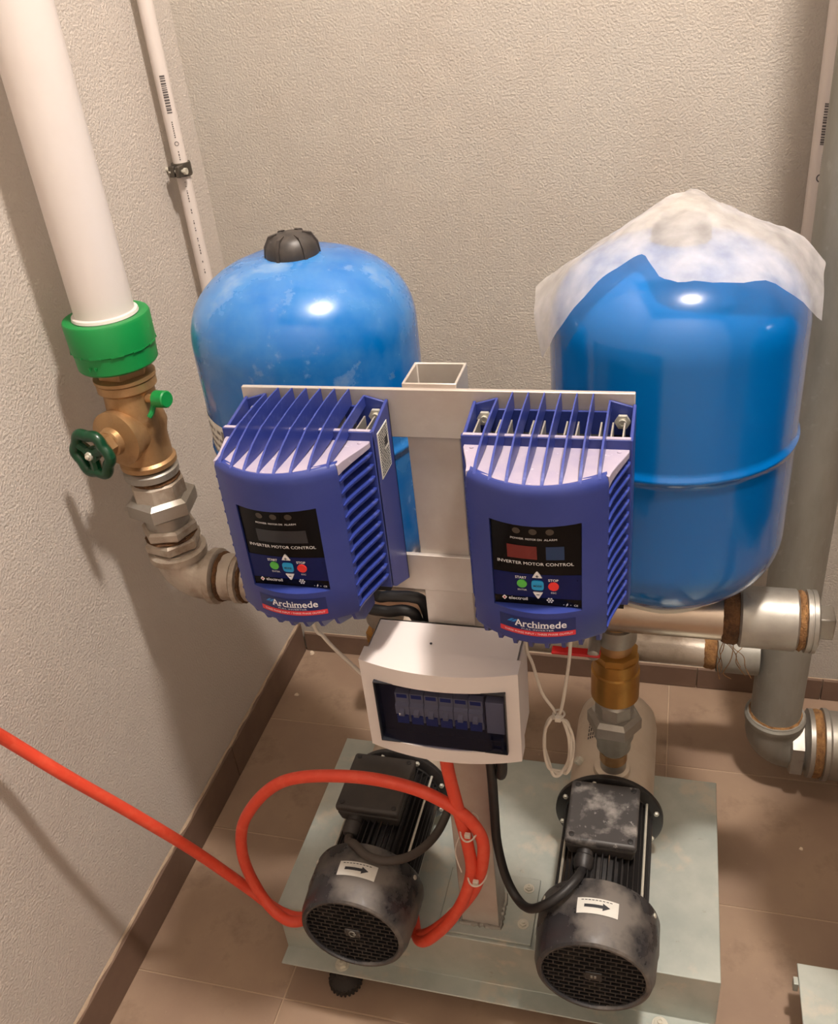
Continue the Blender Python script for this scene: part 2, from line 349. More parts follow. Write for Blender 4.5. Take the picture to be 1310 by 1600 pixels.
EX = .113
E1 = Thing('pipe_elbow', (.14, MY, MZ-.04), 'dirty galvanized elbow beneath the brass valve, turning into the manifold', 'pipe fitting')
bend = [(EX, MY, .712), (EX, MY, .70)] + [(EX+.042*(1-math.cos(a)), MY, .697-.042*math.sin(a)) for a in [PI/2*i/10 for i in range(11)]] + [(.175, MY, MZ)]
E1.part('bend', MB().tube(bend, .0395, 32), 'galv_rust')
E1.part('collar', MB().lathe([(.040, 0), (.0465, .002), (.0465, .013), (.041, .016)], (EX, MY, .694), n=40), 'galv_rust')
E1.part('collar', MB().lathe([(.040, 0), (.046, .003), (.046, .014), (.040, .017)], (.163, MY, MZ), xd, 40), 'galv_rust')
hemp((.181, MY, MZ), xd, .0385, .008, 'hemp_dark', T=E1)
E1.part('threaded_end', MB().lathe([(.0385, 0), (.0385, .02)], (.188, MY, MZ), xd, 40), 'galv_rust')

U = Thing('pipe_union', (EX-.002, MY, .71), 'galvanized pipe union with large hexagon nut below the brass valve', 'pipe fitting')
ux = EX-.003
U.part('lock_nut', MB().lathe([(.041, 0), (.0455, .004), (.0455, .016), (.041, .02)], (ux, MY, .713), n=6, rot=.3), 'galv_rust')
hemp((ux, MY, .733), (0, 0, 1), .0375, .005, 'hemp_dark', T=U)
U.part('lock_nut', MB().lathe([(.040, 0), (.0445, .004), (.0445, .015), (.040, .019)], (ux, MY, .738), n=6, rot=.75), 'galv_rust')
U.part('tail', MB().lathe([(.034, 0), (.0345, .03)], (ux, MY, .756), n=36), 'galv')
U.part('hexagon_nut', MB().lathe([(.046, 0), (.0545, .006), (.0545, .027), (.046, .033)], (ux, MY, .778), n=6, rot=.2), 'galv')
U.part('body', MB().lathe([(.042, 0), (.0415, .024), (.036, .028)], (ux, MY, .81), n=8, rot=.3), 'galv_rust')
hemp((ux, MY, .836), (0, 0, 1), .034, .008, 'hemp_dark', T=U)

V = Thing('globe_valve', (EX-.005, MY, .845), 'brass shut-off valve with dark green handwheel beneath the green coupling', 'valve')
vx = EX-.007
V.part('lower_ring', MB().lathe([(.037, 0), (.042, .002), (.042, .012), (.037, .016)], (vx, MY, .844), n=40), 'galv')
V.part('body', MB().lathe([(.038, 0), (.0425, .003), (.0425, .010), (.0385, .014), (.0385, .05), (.0435, .07), (.0385, .095), (.037, .125), (.043, .13), (.043, .142), (.036, .146)], (vx, MY, .862), n=40), 'brass')
V.part('hexagon_insert', MB().lathe([(.037, 0), (.037, .032)], (vx, MY, .998), n=6, rot=.4), 'brass')
V.part('upper_ring', MB().lathe([(.037, 0), (.0445, .002), (.0445, .007), (.037, .009)], (vx, MY, 1.004), n=40), 'brass')
bd = Vector((-.20, -.98, .02)).normalized(); vc = Vector((vx, MY, .928))
V.part('bonnet', MB().lathe([(.036, 0), (.038, .03), (.042, .040), (.042, .050), (.030, .054), (.022, .056), (.0205, .064), (.018, .066)], vc, bd, 36), 'brass')
V.part('bonnet_nut', MB().lathe([(.019, 0), (.019, .014), (.016, .016)], vc+bd*.063, bd, 6), 'brass')
V.part('stem', MB().lathe([(.0085, 0), (.0085, .022), (.007, .024)], vc+bd*.076, bd, 16), 'brass_new')
hc = vc+bd*.098; a_, b_, d_ = frame(bd)
def wheel():
    m = MB(); N = 60
    pts = []
    for i in range(N):
        th = 2*PI*i/N; r = .0305+.0022*math.cos(6*th); pts.append(hc + (a_*math.cos(th)+b_*math.sin(th))*r)
    m.tube(pts, .0082, 12, True)
    for k in range(3):
        th = 2*PI*k/3+.5; e = (a_*math.cos(th)+b_*math.sin(th)); m.tube([hc+e*.006, hc+e*.016-bd*.001, hc+e*.029], .0075, 8)
    m.lathe([(.011, -.006), (.0115, .005), (.009, .006)], hc, bd, 24); return m
hw = V.part('handwheel', wheel(), 'dkgreen', label='dark green handwheel')
V.part('wheel_screw', MB().lathe([(.0065, 0), (.006, .003), (.0035, .0035), (.0035, .006), (.002, .007)], hc+bd*.006, bd, 18), 'zinc', parent=hw)
dc = (vx+.036, MY-.012, .978)
V.part('drain_spout', MB().lathe([(.0065, 0), (.0065, .016)], dc, (1, -.25, .1), 14), 'brass')
dr = V.part('drain_cap', MB().lathe([(.007, 0), (.0125, .003), (.0125, .022), (.011, .024)], Vector(dc)+Vector((.014, -.0035, .0014)), (1, -.25, .1), 16), 'green', label='green plastic drain cap')
V.part('cap_tab', MB().tube([Vector(dc)+Vector((.012, -.006, -.004)), Vector(dc)+Vector((.009, -.012, -.016)), Vector(dc)+Vector((.005, -.016, -.022))], .004, 8), 'green', parent=dr)
em = MB().lathe([(.0065, 0), (.0065, .001)], vc+Vector((.030, -.026, .012)), (.7, -.7, 0), 20).lathe([(.0042, .001), (.0042, .0016)], vc+Vector((.030, -.026, .012)), (.7, -.7, 0), 20)
V.part('cast_mark', em, 'brass')

R1 = Thing('riser_pipe', (vx, MY, 1.025), 'thick white plastic riser pipe with green coupling on the left', 'pipe')
R1.part('pipe', MB().lathe([(.0415, 0), (.0415, RZ-1.095)], (vx-.003, MY, 1.09), (.004, 0, 1), 48), 'white_pipe')
R1.part('weld_lip', MB().lathe([(.042, 0), (.0465, .002), (.0455, .006), (.042, .007)], (vx-.003, MY, 1.0985), n=48), 'white_pipe')
gc = R1.part('coupling', MB().lathe([(.040, -.004), (.054, 0), (.0565, .003), (.0575, .027), (.0595, .029), (.0605, .069), (.059, .072), (.050, .073), (.046, .071)], (vx-.003, MY, 1.028), n=48), 'green', label='green plastic threaded coupling')
tk = MB()
for i in range(12):
    th = 2*PI*i/12+.1; tk.box(-.009, .009, -.0008, .0008, -.0012, .0012)
    tk.v[-8:] = [tuple(Matrix.Rotation(th, 3, 'Z') @ Vector((v[0], v[1]-.0592, v[2])) + Vector((vx-.003, MY, 1.0575))) for v in tk.v[-8:]]
R1.part('rib', tk, 'green', parent=gc)
tw = MB()
for dx in (-.0045, .0045):
    tw.tube([(vx-.006+dx-.002, MY-.0576, 1.044), (vx-.006+dx, MY-.0580, 1.039), (vx-.006+dx+.002, MY-.0576, 1.044)], .0008, 6)
R1.part('moulded_mark', tw, 'green', parent=gc)

# ------------------------------------------------------------------ riser sets above each pump (union, check valve)
def riser_set(px, py, which):
    T = Thing('check_valve', (px, py, .318), 'yellow brass check valve and steel union standing on the ' + which, 'valve')
    z = (0, 0, 1)
    T.part('nipple', MB().lathe([(.021, 0), (.021, .05)], (px, py, .318), z, 28), 'galv')
    for k in range(5): pass
    T.part('thread', MB().lathe([(.0212+.0009*(i % 2), .003*i) for i in range(8)], (px, py, .342), z, 28), 'brass')
    T.part('union_tail', MB().lathe([(.024, 0), (.027, .004), (.027, .018), (.031, .03), (.031, .052)], (px, py, .368), z, 28), 'galv_dull')
    T.part('union_nut', MB().lathe([(.036, 0), (.0425, .006), (.0425, .026), (.036, .034)], (px, py, .414), z, 6, .45), 'galv')
    T.part('union_body', MB().lathe([(.030, 0), (.030, .024), (.026, .028)], (px, py, .448), z, 8, .2), 'galv')
    hemp((px, py, .474), z, .023, .012, 'hemp_dark', T=T)
    T.part('valve_body', MB().lathe([(.033, 0), (.0365, .002), (.0365, .054), (.034, .056), (.034, .078), (.030, .08)], (px, py, .484), z, 32), 'brass_new')
    T.part('valve_hexagon', MB().lathe([(.030, 0), (.034, .002), (.034, .018), (.030, .02)], (px, py, .556), z, 8, .39), 'brass_new')
    T.part('top_nipple', MB().lathe([(.024, 0), (.024, .06)], (px, py, .57), z, 24), 'brass')
    T.part('socket', MB().lathe([(.029, 0), (.030, .002), (.030, .03)], (px, py, .595), z, 28), 'galv')
riser_set(.811, MY, 'pump on the right')
riser_set(.452, MY, 'pump on the left')
LV = Thing('lever_valve', (.755, -.60, .60), 'small red lever just below the inverter on the right', 'valve handle')
LV.part('lever', MB().box(.722, .792, -.628, -.612, .603, .6075), 'red_metal', .0015)
LV.part('hub', MB().lathe([(.009, 0), (.009, .05), (.006, .052)], (.782, -.575, .6052), (0, -1, 0), 14), 'galv')

# ------------------------------------------------------------------ suction side and grey supply pipe
SY = -.25
S = Thing('suction_manifold', (.7, SY, .28), 'lower steel suction pipe running behind the pumps', 'pipe')
S.part('pipe', MB().lathe([(.030, 0), (.030, .66)], (.30, SY, .315), xd, 32), 'galv_rust')
hemp((.957, SY, .315), xd, .031, .022, T=S)
S.part('socket', MB().lathe([(.036, 0), (.038, .003), (.038, .075)], (.979, SY, .315), xd, 32), 'galv_dull')
for px in (.452, .811):
    S.part('branch', MB().lathe([(.024, 0), (.024, .135)], (px, -.372, .27), (0, 1, .3), 24), 'galv')
G = Thing('supply_pipe', (1.096, SY, 0), 'grey galvanized vertical pipe at the right edge with elbow and hemp sealed flange', 'pipe')
GX = 1.098
G.part('pipe', MB().lathe([(.046, 0), (.046, RZ-.172)], (GX, SY, .17), n=48), 'galv_dull')
hemp((GX, SY, .172), (0, 0, 1), .0465, .009, T=G)
eb = [(GX, SY, .178), (GX, SY, .15)] + [(GX+.035*(1-math.cos(a)), SY, .140-.035*math.sin(a)) for a in [PI/2*i/10 for i in range(1, 11)]]
G.part('elbow', MB().tube(eb, .0525, 36), 'galv_dull')
G.part('elbow_collar', MB().lathe([(.047, .012), (.053, .012), (.056, .008), (.056, 0), (.052, -.006)], (GX, SY, .164), n=40), 'galv_dull')
G.part('hexagon_bush', MB().lathe([(.058, 0), (.0645, .003), (.0645, .024), (.058, .027)], (1.127, SY, .105), xd, 6, .52), 'galv')
G.part('reducer', MB().lathe([(.045, 0), (.055, .008), (.066, .012), (.066, .02), (.062, .022)], (1.150, SY, .105), xd, 44), 'galv')
hemp((1.170, SY, .105), xd, .0635, .017, T=G)
G.part('large_socket', MB().lathe([(.062, 0), (.0695, .002), (.0695, .010), (.066, .014), (.066, .5)], (1.186, SY, .105), xd, 44), 'galv')

# ------------------------------------------------------------------ wall conduits
def conduit(x, y, r, label, z1, zb, printz, pang, clampz=None):
    T = Thing('conduit_pipe', (x, y, zb), label, 'pipe')
    T.part('pipe', MB().lathe([(r, zb), (r, RZ-.001)], (x, y, 0), n=32), 'white_pvc')
    pm = MB()
    def dot(a0, a1, z0, z1):
        pm.grid(lambda u, v: (x+(r+.0004)*math.cos(a0+(a1-a0)*u), y+(r+.0004)*math.sin(a0+(a1-a0)*u), z0+(z1-z0)*v), 8, 1)
    z = printz; h = .55 if r > .012 else .6
    for i in range(16):
        w = random.uniform(.0012, .0032); dot(pang-h*.6, pang+h*.6, z-w, z); z -= w+random.uniform(.0008, .002)
    z -= .012
    for i in range(8): dot(pang-.08, pang+.08, z-.002, z); z -= .0034
    z -= .008
    for k in range(12):
        a = 2*PI*k/12; b = 2*PI*(k+1)/12; q = .3
        pm.add([(x+(r+.0004)*math.cos(pang+q*s*math.cos(t)), y+(r+.0004)*math.sin(pang+q*s*math.cos(t)), z+r*q*s*math.sin(t)) for s, t in ((1, a), (1, b), (.7, b), (.7, a))], [(0, 1, 2, 3)])
    z -= .012
    while z > z1:
        w = random.uniform(.0012, .004); dot(pang-.07, pang+.07, z-w, z); z -= w+random.choice((.0014, .0016, .002, .006, .012))
    T.part('printed_text', pm, 'print', label='faint printed barcode and lettering')
    if clampz:
        c = T.part('clamp', MB().lathe([(r+.0004, -.011), (r+.004, -.011), (r+.0046, -.008), (r+.0046, .008), (r+.004, .011), (r+.0004, .011)], (x, y, clampz), n=32), 'clamp', label='metal pipe clamp with screw')
        T.part('clamp_lug', MB().box(x+.004, x+.012, y-r-.020, y-r+.002, clampz-.009, clampz+.009), 'clamp', .001, parent=c)
        T.part('clamp_lug', MB().box(x-.012, x-.001, y-r-.014, y-r+.002, clampz-.009, clampz+.009), 'clamp', .001, parent=c)
        T.part('clamp_screw', MB().lathe([(.0045, -.006), (.0045, -.002), (.003, -.002), (.003, .022), (.0055, .022), (.0055, .027)], (x-.006, y-r-.010, clampz), (1, 0, 0), 10), 'zinc', parent=c)
        T.part('wall_stud', MB().lathe([(.004, 0), (.004, x-r*.9)], (0, y, clampz), (1, 0, 0), 10), 'zinc', parent=c)
    return T
conduit(.030, -.137, .0125, 'slim white conduit pipe clamped near the room corner, above the left tank', 1.02, .80, 1.352, -PI/2+.55, 1.203)
conduit(1.084, -.035, .0215, 'white conduit pipe beside the grey vertical pipe on the right', 1.03, .56, 1.235, -PI/2-.25)

# ------------------------------------------------------------------ expansion tanks
def tank_profile(R, z0, z1, hd, n=14, ex=2.3):
    pr = []
    for i in range(n+1):
        t = 1-i/n; rr = (1-t**ex)**(1/ex) if t < 1 else .0
        pr.append((R*rr, z0+hd*(1-t)))
    mid = (z0+z1)/2
    pr += [(R, mid-.012), (R+.0005, mid-.005), (R+.0032, mid-.0028), (R+.0036, mid), (R+.0032, mid+.0028), (R+.0005, mid+.005), (R, mid+.012)]
    for i in range(n, -1, -1):
        t = 1-i/n; rr = (1-t**ex)**(1/ex) if t < 1 else .0
        pr.append((R*rr, z1-hd*(1-t)))
    return pr
def tank(x, y, R, z0, z1, label, m, group):
    T = Thing('expansion_tank', (x, y, z0-.012), label, 'tank', group)
    T.part('vessel', MB().lathe(tank_profile(R, z0, z1, .105), (x, y, 0), n=96, cap=False), m, ang=50)
    T.part('base_flange', MB().lathe([(.070, -.008), (.078, -.006), (.078, .000), (.05, .008)], (x, y, z0-.001), n=48), 'cream')
    T.part('connection', MB().lathe([(.016, 0), (.016, .03)], (x, y, z0-.03), n=20), 'galv')
    c = T.part('valve_cap', MB().lathe([(.033, -.006), (.034, .003), (.032, .013), (.027, .022), (.018, .027), (.0, .0275)], (x, y, z1-.005), n=36), 'rubber_cap', label='black plastic valve cap')
    for k in range(6):
        a = 2*PI*k/6+.35; e = Vector((math.cos(a), math.sin(a), 0)); s = Vector((-e.y, e.x, 0)); m2 = MB(); C0 = Vector((x, y, z1-.005))
        prof = [(.016, .0285), (.027, .026), (.034, .014), (.0355, .000), (.031, .000), (.025, .019), (.016, .024)]
        m2.loft([[C0+e*r+Vector((0, 0, h))+s*w for r, h in prof] for w in (-.0022, .0022)])
        T.part('cap_rib', m2, 'rubber_cap', parent=c)
    return T
ZT0, ZT1 = .705, 1.187
TL = tank(.405, -.585, .1465, ZT0, ZT1, 'blue tank on the left, dusty, its black ribbed cap bare', 'blue_dusty', 'blue expansion tanks behind the inverters')
TR = tank(.872, -.555, .151, ZT0, ZT1, 'glossy blue tank on the right, its cap under a sheet of paper', 'blue', 'blue expansion tanks behind the inverters')
# tank label on the left flank
lb = MB(); LR = .1471
def onl(a, z): return (.405+LR*math.cos(a), -.585+LR*math.sin(a), z)
A0, A1 = PI+.05, PI+1.15
lb.grid(lambda u, v: onl(A0+(A1-A0)*u, .815+.185*v), 24, 4)
lab = TL.part('rating_label', lb, 'paper_label', label='white printed rating label')
lk = MB(); LR = .1475
for r in range(15):
    a = A0+.06; z = .99-r*.0112
    while a < A1-.08:
        w = random.uniform(.02, .09)
        lk.grid(lambda u, v: onl(a+(w*u), z-.0045*v), 2, 1); a += w+random.uniform(.015, .05)
    if r == 0: lk.grid(lambda u, v: onl(A1-.22+.16*u, z+.003-.02*v), 4, 1)
TL.part('label_print', lk, 'ink_soft', parent=lab)

# ------------------------------------------------------------------ sheet of paper over the right tank
rows = [
 [(.700,-.530,1.120),(.75,-.530,1.156),(.80,-.512,1.182),(.853,-.490,1.206),(.887,-.470,1.2165),(.919,-.470,1.191),(.957,-.475,1.180),(1.006,-.495,1.164),(1.026,-.505,1.149)],
 [(.703,-.560,1.114),(.752,-.575,1.164),(.80,-.560,1.193),(.846,-.535,1.220),(.880,-.515,1.224),(.911,-.530,1.216),(.947,-.535,1.200),(.998,-.54,1.180),(1.033,-.53,1.146)],
 [(.705,-.585,1.102),(.750,-.612,1.162),(.797,-.602,1.194),(.838,-.585,1.215),(.870,-.560,1.223),(.904,-.572,1.220),(.937,-.592,1.202),(.988,-.578,1.182),(1.030,-.552,1.137)],
 [(.711,-.605,1.086),(.748,-.636,1.142),(.788,-.634,1.180),(.822,-.618,1.197),(.848,-.606,1.208),(.878,-.635,1.204),(.920,-.648,1.192),(.978,-.626,1.176),(1.029,-.578,1.124)],
 [(.720,-.628,1.064),(.746,-.657,1.116),(.778,-.662,1.160),(.806,-.654,1.180),(.832,-.640,1.192),(.857,-.682,1.179),(.905,-.690,1.176),(.968,-.668,1.166),(1.027,-.603,1.103)]]
def patch(rows, k):
    r2 = [spline(r, k) for r in rows]; cols = list(zip(*r2)); c2 = [spline(c, k) for c in cols]; return c2
c2 = patch(rows, 6); nu = len(c2); nv = len(c2[0])
pm = MB()
wr = lambda p: Vector((0, 0, .0011*math.sin(p.x*90+p.y*60)+.0008*math.sin(p.x*210-p.y*160)))
vs = [c2[i][j]+wr(c2[i][j]) for j in range(nv) for i in range(nu)]
pm.add(vs, [(j*nu+i, j*nu+i+1, (j+1)*nu+i+1, (j+1)*nu+i) for j in range(nv-1) for i in range(nu-1)])
po = single('paper_sheet', pm, 'paper', 'crumpled translucent white paper sheet draped over the tank on the right', 'paper', origin=(.872, -.555, 1.1))

# ------------------------------------------------------------------ inverters
def yb(x): return -.153+.026*(x/.066)**2
def front_curve(inset=0, flat=None, n=14):
    pts = []
    for i in range(n+1):
        x = -.066+.132*i/n; pts.append((x*(1-inset/.066), yb(x)+inset))
    return pts
def body_outline(inset=0, flat=False):
    if not flat: c = front_curve(inset)
    else:
        xs = [-.066, -.058, -.05, -.0432]; c = [(x, yb(x)) for x in xs]+[(-.0428, -.1388), (.0428, -.1388)]+[(-x, yb(x)) for x in reversed(xs)]
    return [(-.058, -.06), (-.058, -.112), (-.066+inset, -.116)] + c + [(.066-inset, -.116), (.058, -.112), (.058, -.06)]
fin_curve = [(.082, -.064), (.0818, -.070), (.077, -.086), (.0725, -.101), (.0690, -.115), (.0672, -.1265)]
_cache = {}
def cached(key, fn):
    if key not in _cache: _cache[key] = fn()
    return _cache[key]
def inverter(cx, label, redscreen, sticker):
    T = bpy.data.objects.new('motor_inverter', None); COL.objects.link(T); T.location = (cx, -.7945, .845); T.empty_display_size = .05
    tag(T, label, 'inverter', 'finned blue inverters on the mounting plate')
    def P(name, fn, m, bevel=0, parent=None, label=None, loc=None, ang=35):
        def mk():
            me = fn().mesh(name, ang); me.materials.append(M[m]); return me
        return link(name, cached((name, m, fn.__name__ if hasattr(fn, '__name__') and fn.__name__ != '<lambda>' else id(fn)), mk), None, parent or T, bevel, 2, label, loc)
    def back_frame():
        mb = MB()
        side = [(0, .006), (-.050, .030), (-.064, .042), (-.064, .226), (-.058, .234), (0, .243)]
        for s in (-1, 1): mb.prism(side, 'x', s*.080, s*.0835)
        rear = [(-.0835, .008), (.0835, .008), (.0835, .240), (.058, .2475), (.058, .235), (-.058, .235), (-.058, .2475), (-.0835, .240)]
        mb.prism(rear, 'y', -.0035, 0)
        mb.prism([(-.0036, .0075), (-.05, .0312), (-.064, .043), (-.0036, .02)], 'x', -.080, .080)
        mb.box(-.0835, .0835, -.0655, -.0595, .04, .2365); mb.box(-.080, .080, -.0595, -.056, .214, .222); return mb
    P('back_frame', back_frame, 'inv', .0008)
    P('frame_rim', lambda: MB().box(-.0815, .0815, -.0648, -.0602, .2364, .2371), 'inv_dust')
    P('heat_sink_void', lambda: MB().box(-.079, .079, -.0594, -.0045, .03, .2100), 'dark')  # black block paints the shaded slot interior between the heat sink fins
    def heat_sink():
        mb = MB()
        for i in range(14):
            x = -.0735+i*.0113; mb.box(x-.0008, x+.0008, -.059, -.020, .2, .2320)
        return mb
    P('heat_sink', heat_sink, 'alu')
    def front_shell():
        mb = MB(); f = lambda o, z: [(a, b, z) for a, b in o]
        mb.loft([f(body_outline(.006), .048), f(body_outline(.0015), .0505), f(body_outline(), .055), f(body_outline(), .0895)])
        mb.loft([f(body_outline(0, True), .0895), f(body_outline(0, True), .1905)])
        mb.loft([f(body_outline(), .1905), f(body_outline(), .2190)])
        def strip(i): return front_curve(i) + [(x*.96, y+.010) for x, y in reversed(front_curve(0))]
        mb.loft([f(strip(0), .2190), f(strip(0), .2250), f(strip(.0012), .2292), f(strip(.0032), .2316)])
        return mb
    P('front_shell', front_shell, 'inv', ang=28)
    def top_cover():
        c = [(x*.985, y) for x, y in fin_curve]
        o = [(-a, b) for a, b in c] + [(x*.93, y+.0052) for x, y in front_curve(0)] + list(reversed(c))
        zz = lambda y: .2262+.0060*min(1, max(0, (-y-.075)/.06))
        return MB().loft([[(a, b, .2195) for a, b in o], [(a, b, zz(b)) for a, b in o]])
    P('top_cover', top_cover, 'inv_dust', .0006, label='dust-covered top')
    for s in (-1, 1):
        def sf():
            o = [(.055*s, -.0645)] + [(a*s, b) for a, b in fin_curve] + [(.0605*s, -.1255), (.0555*s, -.11)]
            i = [(a*(1-.02), b+.0006) for a, b in o]
            return MB().loft([[(a, b, -.0026) for a, b in i], [(a, b, .0004) for a, b in o], [(a, b, .0022) for a, b in o]])
        for k in range(12):
            me = cached(('sf', s), lambda: (lambda mm: (mm.materials.append(M['inv_fin']), mm)[1])(sf().mesh('side_fin', 20)))
            link('side_fin', me, None, T, 0, 2, None, (0, 0, .2115-.01405*k))
    for k in range(8):
        x = -.0574+k*.0164
        def tf():
            yf = yb(x)+.0035; h = 0 if 0 < k < 7 else -.007; b = .2305
            pl = [(yf, b), (yf+.003, b+.0035), (yf+.012, b+.0085), (yf+.028, b+.0150+h*.4), (yf+.055, b+.0215+h*.7), (-.055, b+.0240+h), (-.03, b+.0246+h), (-.001, b+.0238+h), (-.001, .236), (-.05, .234), (-.075, b)]
            n = len(pl); tp = lambda z: .0016 - .0009*min(1, max(0, (z-b)/.024))
            return MB().loft([[(-tp(z), y, z) for y, z in pl], [(tp(z), y, z) for y, z in pl]])
        me = cached(('tf', round(abs(x), 4), k in (0, 7)), lambda: (lambda mm: (mm.materials.append(M['inv_fin']), mm)[1])(tf().mesh('top_fin', 30)))
        link('top_fin', me, None, T, 0, 2, None, (x, 0, 0))
        def bf():
            yf = yb(x)+.006; pl = [(yf, .050), (yf+.001, .046), (yf+.006, .036), (-.10, .020), (-.064, .014), (-.064, .050)]
            return MB().loft([[(-.002, y, z) for y, z in pl], [(.002, y, z) for y, z in pl]])
        me = cached(('bf', round(abs(x), 4)), lambda: (lambda mm: (mm.materials.append(M['inv_fin']), mm)[1])(bf().mesh('bottom_fin', 30)))
        link('bottom_fin', me, None, T, 0, 2, None, (x, 0, 0))
    for s in (-1, 1):
        P('bolt', lambda: hexbolt((0, 0, 0), (0, -1, 0), .0080, .0060, False), 'zinc', loc=(s*.0705, -.0036, .2265))
        P('corner_screw', lambda: MB().lathe([(.0022, 0), (.0022, .0012), (.0012, .0018)], (0, 0, 0), n=12), 'inv_dust', loc=(s*.0715, -.072, .2262))
    # control panel
    def YS(x, z): return -.1396 - (z-.090)/.1*(.0006 + .0100*(1-(x/.0425)**2))
    fl = lambda d: (lambda a, b: (-.0425+.085*a, YS(-.0425+.085*a, .190-.100*b)-d, .190-.100*b))
    def quad(mb, u0, u1, v0, v1, f): return mb.grid(lambda a, b: f(u0+(u1-u0)*a, v1+(v0-v1)*b), 10, 2)
    def disc(mb, u, v, ru, rv, f, n=24): return mb.add([f(u+ru*math.cos(2*PI*i/n), v+rv*math.sin(2*PI*i/n)) for i in range(n)], [tuple(range(n))])
    pan = link('control_panel', MB().grid(lambda u, v: fl(0)(u, v), 16, 8).loft([[(-.0425, -.139, .09), (.0425, -.139, .09), (.0425, -.139, .19), (-.0425, -.139, .19)], [fl(0)(0, 1), fl(0)(1, 1), fl(0)(1, 0), fl(0)(0, 0)]], False).mesh('control_panel'), 'panel', T)
    def Q(name, mb, m): return link(name, mb.mesh(name), m, pan)
    Q('lower_field', quad(MB(), 0, 1, .60, .90, fl(.0002)), 'panel_blue')
    if redscreen:
        Q('display', quad(MB(), .18, .52, .25, .41, fl(.0003)), 'disp_red'); Q('display', quad(MB(), .62, .82, .25, .41, fl(.0003)), 'disp_blue')
    else: Q('display', quad(MB(), .2, .84, .25, .41, fl(.0003)), 'panel_grey')
    for u in (.30, .485, .67): Q('indicator', disc(MB(), u, .075, .045, .035, fl(.0003)), 'led')
    tx = MB(); F2 = lambda d: (lambda x, z: (x, YS(x, z)-d, z))
    pu = lambda u: -.0425+.085*u
    pv = lambda v: .190-.100*v
    for s, u, v, w, h, b in (('POWER', .305, .165, .15, .022, .0), ('MOTOR ON', .49, .165, .18, .022, .0), ('ALARM', .675, .165, .14, .022, .0),
                             ('INVERTER MOTOR CONTROL', .49, .465, .86, .036, .0), ('START', .32, .65, .13, .032, .02), ('STOP', .69, .665, .115, .032, .02),
                             ('ENTER', .33, .808, .105, .02, .0), ('ESC', .69, .825, .06, .02, .0), ('electroil', .275, .925, .22, .04, .01), ('CE', .94, .972, .045, .022, .0)):
        text(tx, s, pu(u), pv(v), w*.085, h*.1, F2(.0005), b)
    f5 = fl(.0005)
    for k in range(7):
        a = PI/3*k; r = .030 if k < 6 else 0; disc(tx, .645+r*math.cos(a), .925+r*.85*math.sin(a), .0115, .0095, f5, 10)
    tx.add([f5(.845, .945), f5(.825, .975), f5(.836, .975), f5(.822, .995), f5(.85, .968), f5(.839, .968)], [(0, 1, 2), (2, 3, 4), (0, 2, 4), (0, 4, 5)])
    for u in (.80, .88): quad(tx, u-.006, u+.006, .968, .973, f5)
    tx.add([f5(.085, .925), f5(.115, .895), f5(.145, .925), f5(.115, .955)], [(0, 1, 2, 3)])
    Q('printed_text', tx, 'white')
    Q('logo_mark', MB().add([fl(.0007)(.10, .925), fl(.0007)(.115, .91), fl(.0007)(.13, .925), fl(.0007)(.115, .94)], [(0, 1, 2, 3)]), 'logo_red')
    def button(name, pts, m, top=.0014):
        mb = MB(); n = len(pts); a = [fl(.0)(u, v) for u, v in pts]; b = [fl(top)(u, v) for u, v in pts]; mb.loft([a, b]); return Q(name, mb, m)
    circ = lambda u, v, r: [(u+r*math.cos(2*PI*i/24), v+r*.85*math.sin(2*PI*i/24)) for i in range(24)]
    button('start_button', circ(.33, .725, .058), 'btn_green'); button('stop_button', circ(.69, .74, .06), 'btn_red')
    def sup(u, v, a, b): return [(u+a*abs(math.cos(t))**.5*(1 if math.cos(t) > 0 else -1), v+b*abs(math.sin(t))**.5*(1 if math.sin(t) > 0 else -1)) for t in [2*PI*i/28 for i in range(28)]]
    mo = button('mode_button', sup(.51, .735, .07, .06), 'btn_cyan')
    link('button_text', text(MB(), 'MODE', pu(.51), pv(.74), .085*.095, .0024, F2(.0017), .02).mesh('button_text'), 'ink', pan)
    up = button('up_button', [(.455, .635), (.475, .60), (.50, .565), (.51, .56), (.52, .565), (.545, .60), (.565, .635)], 'white')
    dn = button('down_button', [(.455, .825), (.565, .825), (.545, .86), (.52, .90), (.51, .905), (.50, .90), (.475, .86)], 'white')
    sg = MB(); f9 = fl(.0018)
    quad(sg, .493, .527, .609, .618, f9); quad(sg, .5055, .5145, .597, .630, f9); quad(sg, .493, .527, .846, .855, f9)
    Q('button_sign', sg, 'ink')
    # curved name label on the front
    cf = lambda d: (lambda x, z: (x, yb(x)-d, z))
    g1 = lambda x0, x1, z0, z1, d: MB().grid(lambda u, v: cf(d)(x0+(x1-x0)*u, z0+(z1-z0)*v), 12, 1)
    nl = link('name_label', g1(-.0375, .0375, .0605, .0825, .0003).mesh('name_label'), 'navy', T, label='navy and red name label')
    link('label_stripe', g1(-.0375, .0375, .0612, .0672, .0005).mesh('label_stripe'), 'label_red', nl)
    lt = MB()
    text(lt, 'Archimede', .0035, .0756, .051, .0085, cf(.0006), .012)
    # little serifs under the letter stems
    for sx in (-.0205, -.0150, -.0128, -.0040, -.0012, .0010, .0038, .0066, .0096):
        lt.add([cf(.0006)(sx-.0011, .0714), cf(.0006)(sx+.0011, .0714), cf(.0006)(sx+.0011, .0719), cf(.0006)(sx-.0011, .0719)], [(0, 1, 2, 3)])
    text(lt, 'THREE PHASE INPUT / THREE PHASE OUTPUT', .001, .0642, .068, .0022, cf(.0008), .0)
    text(lt, 'FULL INVERTER', .001, .0692, .032, .0015, cf(.0008), .0)
    link('label_text', lt.mesh('label_text'), 'white', nl)
    sw = MB()
